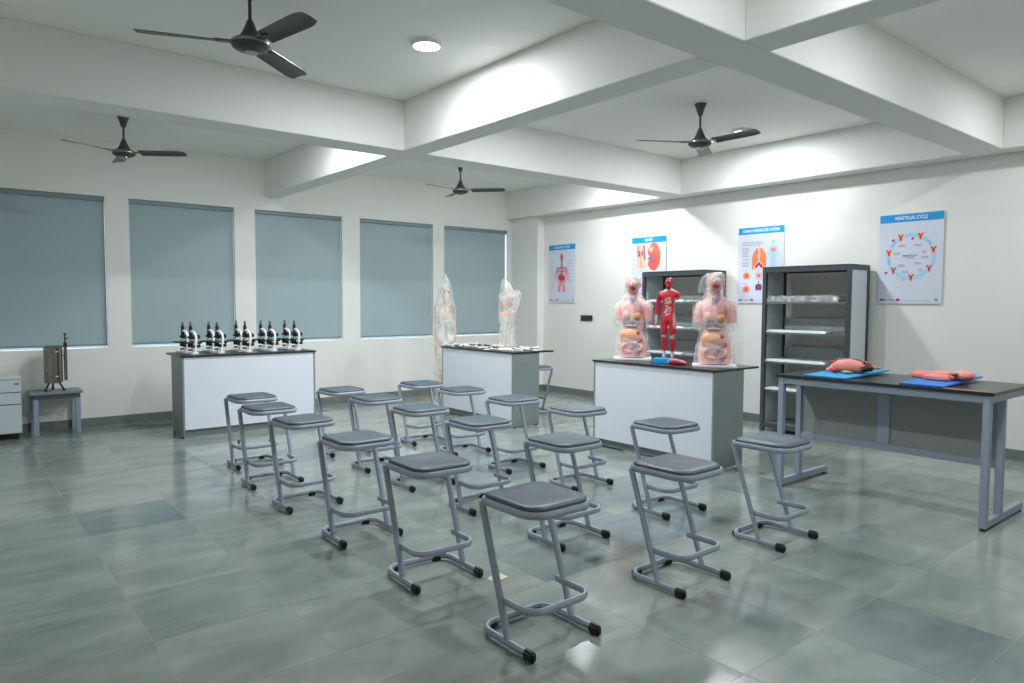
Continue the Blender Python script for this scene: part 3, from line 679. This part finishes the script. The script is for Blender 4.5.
def make_torso(label, loc, rz, tail):
    t = thing('torso_model', label, 'anatomical model', loc, rz, 'wrapped torso models')
    MB().box(-.195, .195, -.135, .135, 0, .022).build('base_board', M_WHITE, t, .004)
    b = MB().loft([ring_(z, a*WS(z), bb, cy) for z, a, bb, cy in TORSO])
    for s in (-1, 1):
        b.tube([(s*.080, .004, .575), (s*.122, .002, .560), (s*.142, -.002, .50), (s*.148, -.004, .405)], .06, 14, radii=[.05, .056, .050, .046])
        b.ell((s*.062, -.085, .465), (.048, .045, .050), 14, 8) if s < 0 else None
    b.build('body', M_SKIN, t, 0, 60)
    # openings and organs on the front
    fy = -.098
    MB().ell((.050, -.078, .515), (.058, .040, .100), 14, 9).build('lung', M_DRED, t, 0, 60)
    MB().ell((-.002, -.074, .605), (.036, .030, .062), 12, 8).jitter(.012, 30).build('neck_vessels', M_BLUEV, t, 0, 60)
    MB().ell((.050, -.112, .455), (.042, .028, .040), 14, 9).build('breast_section', M_ORANGE, t, 0, 60)
    MB().ell((-.012, -.088, .388), (.092, .026, .048), 14, 8).jitter(.006, 25).build('liver', M_SLATE, t, 0, 60)
    MB().ell((-.015, -.112, .355), (.072, .014, .014), 14, 8).jitter(.004, 25).build('rib_margin', M_TENDON, t, 0, 60)
    MB().ell((.012, -.110, .395), (.014, .010, .022), 10, 7).build('gall_bladder', M_DARK, t, 0, 60)
    MB().ell((-.022, -.080, .262), (.108, .052, .084), 16, 10).jitter(.008, 22).build('stomach_fold', M_FLESH, t, 0, 60)
    it = MB()
    pth = [(.095*math.cos(i*.33)-.0, -.100+.006*math.sin(i*1.3), .135+.05*math.sin(i*.33)*1.0) for i in range(20)]
    it.tube(pth, .017, 8, closed=False).build('colon', M_SKIN, t, 0, 60)
    it = MB()
    for i in range(7): it.ell((.055+.03*math.sin(i*2.1), -.094, .07+.035*i), (.028, .024, .028), 10, 6)
    it.jitter(.005, 30).build('red_viscera', M_DRED, t, 0, 60)
    it = MB(); 
    for i in range(6): it.ell((.03+.026*math.sin(i*1.7+1), -.106, .06+.032*i), (.018, .018, .020), 8, 6)
    it.build('blue_viscera', M_BLUEV, t, 0, 60)
    # head: face, ear, exposed half
    hd = MB().ell((.0, -.088, .752), (.038, .032, .038), 12, 8); hd.build('open_mouth', M_DRED, t, 0, 60)
    MB().ell((.012, -.083, .80), (.040, .025, .026), 12, 8).jitter(.004, 30).build('pale_brow', M_BONE2, t, 0, 60)
    MB().ell((.03, -.035, .838), (.046, .058, .040), 14, 8).jitter(.004, 40).build('brain', mat('model_brain', (214, 206, 204), .4, c2=(190, 180, 182), scale=30), t, 0, 60)
    MB().ell((-.016, -.104, .778), (.011, .016, .018), 10, 7).build('nose', M_SKIN, t, 0, 60)
    for s in (-1, 1):
        MB().ell((s*.028, -.092, .792), (.011, .009, .008), 10, 6).build('eye', M_WHITE, t, 0, 60)
        MB().ell((s*.073, 0, .775), (.010, .018, .026), 10, 7).build('ear', M_SKIN, t, 0, 60)
    MB().tube([(.028, -.05, .70), (.036, -.052, .65), (.03, -.07, .61)], .012, 8).build('neck_muscle', M_TENDON, t, 0, 60)
    # film
    wr = []
    for z, a, bb, cy in TORSO:
        q = 1.0
        aa = a*WS(z)*1.06+.010; b2 = bb*1.08+.016
        if .36 < z < .61: aa = .205 if z < .58 else .175
        elif z < .36: aa = a*.92+.028+.03*max(0, (.12-z)/.12)
        if .64 < z < .72: aa = a+.045; b2 = bb+.035
        wr.append(ring_(max(z, .024), aa, b2, cy, n=32, p=2.6))
    fm = MB().loft(wr, cap=False); fm.jitter(.010, 11, 3 if tail else 1); fm.jitter(.004, 34, 2)
    fm.v = [(x, y, max(.023, z)) for x, y, z in fm.v]
    wo = fm.build('plastic_wrap', M_FILM, t, 0, 60)
    if tail:
        tl = MB().loft([ring_(z, a, .022, 0, cx, n=14) for z, a, cx in ((.69, .035, -.125), (.73, .045, -.115), (.78, .045, -.105), (.83, .04, -.085), (.872, .03, -.05))], cap=False)
        tl.jitter(.012, 20).build('wrap_tail', M_BAG, wo, 0, 60)
    return t
FACE = R_(-52)
make_torso('left film-wrapped pink torso model with open belly on the counter', (5.62, 4.90, CT), FACE, False)
make_torso('right film-wrapped pink torso model, wrap bunched beside its head', (5.60, 3.885, CT), FACE, True)

# ------------------------------------------------------------------ red muscle figure
def skin_mesh(name, pts, edges, m, root=0, sub=2):
    me = bpy.data.meshes.new(name); me.from_pydata([p[:3] for p in pts], edges, [])
    o = bpy.data.objects.new(name, me); col.objects.link(o)
    sk = o.modifiers.new('skin', 'SKIN'); sk.use_smooth_shade = True
    for i, v in enumerate(me.skin_vertices[0].data):
        v.radius = (pts[i][3], pts[i][4] if len(pts[i]) > 4 else pts[i][3]); v.use_root = (i == root)
    ss = o.modifiers.new('sub', 'SUBSURF'); ss.levels = sub; ss.render_levels = sub
    dg = bpy.context.evaluated_depsgraph_get(); me2 = bpy.data.meshes.new_from_object(o.evaluated_get(dg))
    bpy.data.objects.remove(o); me2.materials.clear(); me2.materials.append(m); return me2
t = thing('muscle_figure', 'standing red muscle figure with pale tendons on a bright blue base', 'anatomical model', (5.62, 4.44, CT), R_(-62))
MB().box(-.125, .075, -.135, .075, 0, .042).build('base_block', M_BBASE, t, .004)
z0 = .042
P = [(0, 0, .42, .066, .046), (0, .0, .50, .058, .042), (0, -.004, .58, .070, .05), (0, 0, .645, .062, .044), (0, .002, .69, .024, .024),   # 0-4 trunk, neck
     (0, -.002, .712, .022, .024), (0, -.002, .735, .022, .024),                                                                   # 5,6 head
     (-.088, 0, .635, .032, .032), (-.112, .004, .56, .026, .026), (-.122, .008, .50, .022, .022), (-.128, 0, .42, .019, .019), (-.130, -.008, .375, .013, .013), (-.130, -.014, .335, .016, .010),  # right arm 7-12
     (.088, 0, .635, .034, .034), (.108, 0, .575, .030, .030),                                                                      # cut left upper arm 13,14
     (-.042, 0, .375, .046, .046), (-.046, -.006, .28, .036, .038), (-.044, -.004, .215, .025, .028), (-.044, .008, .15, .028, .032), (-.042, .006, .055, .015, .016), (-.042, -.002, .018, .018, .014), (-.046, -.055, .012, .016, .010),  # right leg 15-21
     (.042, 0, .375, .046, .046), (.046, -.006, .28, .036, .038), (.046, -.004, .215, .025, .028), (.048, .008, .15, .028, .032), (.048, .006, .055, .015, .016), (.048, -.002, .018, .018, .014), (.056, -.055, .012, .016, .010)]
E = [(0, 1), (1, 2), (2, 3), (3, 4), (4, 5), (5, 6), (3, 7), (7, 8), (8, 9), (9, 10), (10, 11), (11, 12), (3, 13), (13, 14), (0, 15), (15, 16), (16, 17), (17, 18), (18, 19), (19, 20), (20, 21), (0, 22), (22, 23), (23, 24), (24, 25), (25, 26), (26, 27), (27, 28)]
FS = .80/.80
me = skin_mesh('body', [(p[0]*.90, p[1], p[2]+z0, *p[3:]) for p in P], E, M_MUSC, 0, 3)
me.materials.append(M_TENDON)
for f_ in me.polygons:                 # tendon-coloured patches by anatomy: belly sheath, knees, forearm, shins
    c_ = f_.center; x, y, z = c_.x, c_.y, c_.z-z0
    w_ = mnoise.noise(Vector((x*22, y*22, z*22)))*.022; x += w_*.6; z += w_
    belly = y < -.015 and abs(x) < .030 and .43 < z < .60 and math.sin(z*150) > -.75 and abs(x) > .003
    knee = .205 < z < .235
    wrist = x < -.10 and z < .43
    shin = z < .075
    side = x > .055 and .30 < z < .60 and y < .01
    neck = y < -.01 and abs(x) > .012 and .67 < z < .71
    if belly or knee or wrist or shin or side or neck: f_.material_index = 1
link('body', me, t)
MB().loft([ring_(z+z0, a, b, cy, n=16, p=2.1) for z, a, b, cy in ((.692, .012, .014, -.018), (.700, .022, .026, -.014), (.718, .029, .036, -.008), (.745, .034, .043, -.002), (.772, .034, .043, 0), (.790, .027, .034, .002), (.800, .010, .014, .002))]).build('head', M_MUSC, t, 0, 60)
MB().ell((0, -.047, .755+z0), (.007, .009, .011), 8, 6).build('nose', M_MUSC, t, 0, 60)
MB().ell((0, -.036, .722+z0), (.013, .010, .007), 8, 6).build('mouth', M_TENDON, t, 0, 60)
for s in (-1, 1):
    MB().ell((s*.014, -.036, .768+z0), (.007, .007, .006), 8, 6).build('eye', M_WHITE, t, 0, 60)
    MB().ell((s*.037, 0, .750+z0), (.005, .010, .014), 8, 6).build('ear', M_MUSC, t, 0, 60)
for k in range(5):                     # fingers of the hanging hand
    MB().tube([(-.130+(k-2)*.006, -.014-.003*abs(k-2), .33+z0), (-.130+(k-2)*.0075, -.020, .30+.004*abs(k-2)+z0)], .0045, 6, r2=.003).build('finger', M_SKIN, t, 0, 60)
t = thing('limb_model', 'dark red and pink muscle limb piece lying beside the blue base', 'anatomical model', (5.47, 4.19, CT), R_(8)); t.scale = (.8, .72, .9)
MB().tube([(0, .14, .03), (.005, .06, .034), (0, -.04, .030), (-.005, -.12, .022)], .03, 12, radii=[.026, .034, .030, .016]).jitter(.005, 30).build('muscle', M_DRED, t, 0, 60)
MB().ell((0, .135, .028), (.026, .024, .026), 12, 8).build('joint_end', M_FLESH, t, 0, 60)
MB().tube([(-.02, .10, .05), (-.02, 0, .052), (-.01, -.09, .036)], .008, 8).build('tendon', M_TENDON, t, 0, 60)

# ------------------------------------------------------------------ skeletons (local front = -Y, life size 1.72 m)
def skull_parts(t, s, z):
    MB().ell((0, .01*s, z+.115*s), (.072*s, .090*s, .078*s), 14, 10).build('skull', M_BONE, t, 0, 60)
    MB().ell((0, -.055*s, z+.065*s), (.05*s, .035*s, .05*s), 12, 8).build('face_bone', M_BONE2, t, 0, 60)
    MB().tube([(-.055*s, .01*s, z+.06*s), (-.045*s, -.04*s, z+.015*s), (0, -.08*s, z+.002*s), (.045*s, -.04*s, z+.015*s), (.055*s, .01*s, z+.06*s)], .013*s, 8).build('jaw', M_BONE, t, 0, 60)
    for q in (-1, 1): MB().ell((q*.028*s, -.080*s, z+.088*s), (.016*s, .012*s, .016*s), 10, 6).build('eye_socket', M_BONEK, t, 0, 60)
def skeleton(label, loc, rz, s, accent, lean=0.):
    t = thing('skeleton_model', label, 'skeleton model', loc, rz, 'wrapped skeleton models')
    skull_parts(t, s, 1.52*s)
    for k in range(16):
        zz = (.98+.034*k)*s; MB().ell((0, (.03+.018*math.sin(k*.4))*s, zz), (.022*s, .022*s, .014*s), 10, 6).build('vertebra', M_BONE, t, 0, 60)
    for k in range(9):
        zz = (1.18+.030*k)*s; wd = (.135-.004*abs(k-3)**1.6)*s
        p = [(wd*math.sin(a), (-.005-.092*math.cos(a)*-1 if False else .02-.10*math.cos(a))*s, zz-(.02*(1+math.cos(a)))*s) for a in [R_(d) for d in range(20, 341, 20)]]
        p = [(x, -y*.9+.02*s, z) for x, y, z in p]
        MB().tube(p, .009*s, 6).build('rib', accent if k % 3 == 1 else M_BONE, t, 0, 60)
    MB().box(-.014*s, .014*s, -.085*s, -.073*s, 1.2*s, 1.42*s).build('breastbone', M_BONE, t, .003)
    pv = MB()
    for q in (-1, 1): pv.ell((q*.075*s, .01*s, .95*s), (.06*s, .05*s, .075*s), 12, 8)
    pv.ell((0, -.03*s, .895*s), (.06*s, .03*s, .025*s), 10, 6)
    pv.build('pelvis', accent, t, 0, 60)
    for q in (-1, 1):
        MB().tube([(q*.02*s, -.06*s, 1.43*s), (q*.10*s, -.04*s, 1.45*s), (q*.155*s, 0, 1.43*s)], .009*s, 6).build('collarbone', M_BONE, t, 0, 60)
        MB().tube([(q*.165*s, 0, 1.42*s), (q*.17*s, .01*s, 1.40*s), (q*.172*s, .01*s, 1.16*s), (q*.172*s, .01*s, 1.12*s)], .014*s, 8, radii=[.022*s, .014*s, .012*s, .020*s]).build('upper_arm_bone', M_BONE, t, 0, 60)
        for d in (-.012, .012): MB().tube([(q*(.172+d)*s, 0, 1.11*s), (q*(.172+d)*s, -.02*s, .87*s)], .008*s, 6).build('forearm_bone', M_BONE, t, 0, 60)
        for k in range(5): MB().tube([(q*(.155+.009*k)*s, -.02*s, .86*s), (q*(.150+.011*k)*s, -.03*s, (.70+.012*abs(k-2))*s)], .005*s, 6, r2=.003*s).build('finger_bone', M_BONE, t, 0, 60)
        MB().tube([(q*.10*s, 0, .90*s), (q*.12*s, 0, .85*s), (q*.085*s, 0, .52*s), (q*.08*s, 0, .47*s)], .015*s, 8, radii=[.024*s, .017*s, .014*s, .030*s]).build('thigh_bone', M_BONE, t, 0, 60)
        MB().tube([(q*.08*s, 0, .45*s), (q*.08*s, 0, .40*s), (q*.08*s, .01*s, .10*s), (q*.08*s, .01*s, .07*s)], .013*s, 8, radii=[.028*s, .015*s, .011*s, .018*s]).build('shin_bone', M_BONE, t, 0, 60)
        MB().tube([(q*.11*s, .01*s, .42*s), (q*.105*s, .02*s, .09*s)], .006*s, 6).build('calf_bone', M_BONE, t, 0, 60)
        MB().box(q*.085*s-.028*s, q*.085*s+.028*s, -.13*s, .05*s, .035*s, .07*s).build('foot_bones', M_BONE, t, .012*s)
    MB().cyl((0, .075*s, .02*s), (0, .075*s, 1.50*s), .010*s, 10).build('stand_pole', M_CHROME, t)
    MB().lathe([(.20*s, 0), (.20*s, .016*s), (.17*s, .030*s), (.02*s, .034*s)], 24).build('stand_base', M_WHITE, t, 0, 40)
    return t
def bag(par, rings, seed, m=M_BAG):
    fm = MB().loft([ring_(z, a, b, cy, cx, n=26, p=2.2) for z, a, b, cx, cy in rings], cap=False); fm.jitter(.018, 7, seed); fm.jitter(.007, 24, seed+2)
    return fm.build('plastic_bag', m, par, 0, 60)
k1 = skeleton('life size skeleton in a clear bag, standing behind the end of the bone counter', (5.68, 8.50, 0), R_(-20), 1.02, M_BONE2)
k1.scale = (.84, .95, 1)
bag(k1, [(.05, .20, .18, 0, 0), (.3, .19, .17, 0, 0), (.6, .18, .16, 0, 0), (.9, .185, .155, 0, 0), (1.2, .19, .15, 0, 0), (1.42, .19, .14, 0, 0), (1.56, .13, .13, 0, 0), (1.70, .105, .125, 0, 0), (1.80, .075, .09, 0, 0), (1.86, .03, .04, 0, 0), (1.905, .012, .012, 0, 0)], 1)
k2 = skeleton('small skeleton in a clear bag, standing on the bone counter', (5.60, 7.0, CT), R_(-38), .465, M_PORANGE)
bag(k2, [(.02, .115, .11, .02, 0), (.15, .105, .10, .02, 0), (.35, .10, .09, .02, 0), (.55, .115, .085, .03, 0), (.66, .12, .08, .035, 0), (.72, .10, .075, .02, 0), (.78, .075, .07, 0, 0), (.84, .045, .045, -.012, 0), (.885, .008, .008, -.02, 0)], 5)
tl = MB().loft([ring_(z, a, .035, 0, cx, n=14) for z, a, cx in ((.45, .03, .10), (.58, .045, .13), (.66, .05, .145), (.71, .045, .15), (.745, .02, .145))]); tl.jitter(.014, 16)
tl.build('bag_tail', M_BAG, k2, 0, 60)

# ------------------------------------------------------------------ loose bones scattered over the bone counter
def bone_long(L, r):
    mb = MB().tube([(-L/2, 0, r), (-L/2+.02, 0, r), (-L*.3, 0, r), (0, .004, r), (L*.3, 0, r), (L/2-.02, 0, r), (L/2, 0, r)], r, 8, radii=[r*.9, r*1.0, r*.55, r*.5, r*.55, r*1.0, r*.9])
    return mb.mesh('long_bone', M_BONE2, 0, 60)
def bone_rib(L):
    p = [(L*.5*math.cos(R_(a)), L*.35*math.sin(R_(a)), .007) for a in range(10, 171, 16)]
    return MB().tube(p, .0065, 6).mesh('rib_bone', M_BONE2, 0, 60)
def bone_vert():
    mb = MB().ell((0, 0, .02), (.022, .02, .02), 10, 6); mb.tube([(0, .015, .02), (0, .05, .025)], .007, 6, r2=.004)
    for s in (-1, 1): mb.tube([(s*.01, .012, .02), (s*.04, .02, .022)], .007, 6, r2=.004)
    return mb.mesh('vertebra_bone', M_BONE2, 0, 60)
def bone_dark():
    return MB().ell((0, 0, .014), (.03, .02, .014), 10, 6).jitter(.006, 40).mesh('dark_bone', M_BONEK, 0, 60)
kinds = [('long_bone', bone_long(.24, .018)), ('dark_bone', bone_dark()), ('rib_bone', bone_rib(.18)), ('vertebra_bone', bone_vert()), ('long_bone', bone_long(.16, .013)), ('dark_bone', bone_dark())]
lab = {'long_bone': 'long white bone lying among the bones scattered on the counter', 'rib_bone': 'curved white rib lying among the bones scattered on the counter',
       'vertebra_bone': 'small white vertebra among the bones scattered on the counter', 'dark_bone': 'dark lumpy bone piece among the bones scattered on the counter'}
rb = random.Random(21); placed = []
for k in range(3000):
    if len(placed) >= 46: break
    x, y = rb.uniform(5.29, 5.86), rb.uniform(6.50, 7.88)
    nm, me = kinds[len(placed) % 6]; rad = {'long_bone': .085, 'rib_bone': .08, 'vertebra_bone': .06, 'dark_bone': .045}[nm]
    if (x-5.6)**2+(y-7.0)**2 < (.20+rad)**2: continue
    if any((x-a)**2+(y-b)**2 < (.75*(rad+r))**2 for a, b, r in placed): continue
    placed.append((x, y, rad)); o = link(nm, me); o.location = (x, y, CT); o.rotation_euler = (0, 0, rb.uniform(0, 6.28) if nm != 'long_bone' else rb.uniform(1.2, 1.9))
    tag(o, lab[nm], 'bone', 'bones scattered on the counter: '+nm.replace('_', ' ')+'s')

# ------------------------------------------------------------------ left corner: pedestal cabinet, low table, water still
t = thing('pedestal_cabinet', 'pale grey three drawer pedestal cabinet against the window wall', 'cabinet', (.46, 9.20, 0))
MB().box(-.205, .205, .02, .44, .07, .655).build('body', M_CAB, t, .002)
MB().box(-.21, .21, 0, .445, .656, .69).build('top', M_CABTOP, t, .004)
for z0_, z1_ in ((.075, .385), (.39, .515), (.52, .650)):
    d = MB().box(-.204, .204, 0, .0195, z0_, z1_).build('drawer', M_CAB, t, .003)
    if z0_ > .5: MB().box(.145, .185, -.004, .0, .600, .612).build('lock', M_DARK, d, .001)
    else: MB().box(-.20, .20, .002, .010, z1_-.004, z1_+.003).build('finger_gap', M_DARK, d)
for sx, sy in ((-1, .06), (1, .06), (-1, .40), (1, .40)):
    c_ = MB().cyl((sx*.16-.012, sy, .026), (sx*.16+.012, sy, .026), .026, 14); c_.box(sx*.16-.016, sx*.16+.016, sy-.012, sy+.012, .04, .0695); c_.build('caster', M_BLACK, t)
t = thing('low_table', 'low grey table carrying the steel water still by the window wall', 'table', (1.0, 9.30, 0))
MB().box(-.25, .25, -.02, .345, .455, .485).build('table_top', mat('grey_paint_top', (128, 136, 138), .5, var=.05, scale=6), t, .003)
for x in (-.20, .20):
    for y in (.01, .315):
        MB().box(x-.025, x+.025, y-.02, y+.02, 0, .405).build('leg', M_TFRAME, t, .003)
MB().box(-.225, .225, -.008, .012, .4055, .4545).build('front_apron', M_DGREY, t, .002); MB().box(-.225, .225, .325, .340, .4055, .4545).build('back_apron', M_DGREY, t, .002)
for x in (-.22, .20): MB().box(x, x+.018, .013, .324, .4055, .4545).build('side_apron', M_DGREY, t, .002)
t = thing('water_still', 'stainless steel cylindrical water still on black tripod legs', 'water still', (1.0, 9.43, .485))
zc0 = .095
MB().lathe([(.02, zc0-.01), (.085, zc0-.006), (.092, zc0), (.092, zc0+.39), (.096, zc0+.393), (.096, zc0+.402), (.080, zc0+.404), (.078, zc0+.36)], 32, (-.012, 0, 0)).build('cylinder', M_STEEL, t, 0, 40)
for zz in (.06, .34): MB().lathe([(.0925, zc0+zz), (.0945, zc0+zz+.004), (.0945, zc0+zz+.010), (.0925, zc0+zz+.014)], 32, (-.012, 0, 0), cap=False).build('band', M_STEEL, t, 0, 40)
for a in (220, 320, 90):
    x, y = -.012+.06*math.cos(R_(a)), .06*math.sin(R_(a)); x2, y2 = -.012+.115*math.cos(R_(a)), .115*math.sin(R_(a))
    lg = MB().tube([(x, y, zc0+.005), (x2, y2, .012)], .011, 8).build('leg', M_BLACK, t); MB().ell((x2, y2, .012), (.018, .018, .012), 10, 6).build('rubber_foot', M_BLACK, lg, 0, 60)
co = MB().lathe([(.017, zc0+.015), (.0175, zc0+.40), (.012, zc0+.405)], 16, (.105, -.02, 0)).build('condenser_tube', M_STEEL, t, 0, 40)
MB().lathe([(.032, zc0+.398), (.032, zc0+.406), (.018, zc0+.41), (.018, zc0+.445), (.007, zc0+.45), (.007, zc0+.53), (.014, zc0+.535), (.014, zc0+.552)], 14, (.105, -.02, 0)).build('outlet_valve', M_DARK, co, 0, 40)
MB().tube([(.105, -.02, zc0+.49), (.135, -.03, zc0+.50)], .006, 8).build('valve_handle', M_DARK, co)
MB().cyl((.075, -.01, zc0+.30), (.105, -.02, zc0+.30), .008, 8).build('joint_pipe', M_CHROME, t)

# ------------------------------------------------------------------ green capped conduit stubs in the floor
for (x, y), lb in (((2.31, 2.965), 'green capped pipe stub in a cement patch by the stool nearest the camera'), ((2.41, 7.50), 'green capped pipe stub in the floor in front of the microscope counter')):
    t = thing('pipe_stub', lb, 'pipe stub', (x, y, 0))
    MB().prism([(-.05, -.03), (0, -.045), (.06, -.03), (.055, .03), (0, .04), (-.045, .02)], .0002, .003).build('cement_patch', M_CEMENT, t)
    MB().lathe([(.013, .003), (.013, .018)], 12).build('pipe', M_BLACK, t, 0, 40)
    MB().lathe([(.016, .018), (.017, .022), (.017, .045), (.012, .05)], 12).build('cap', M_GREEN, t, 0, 40)
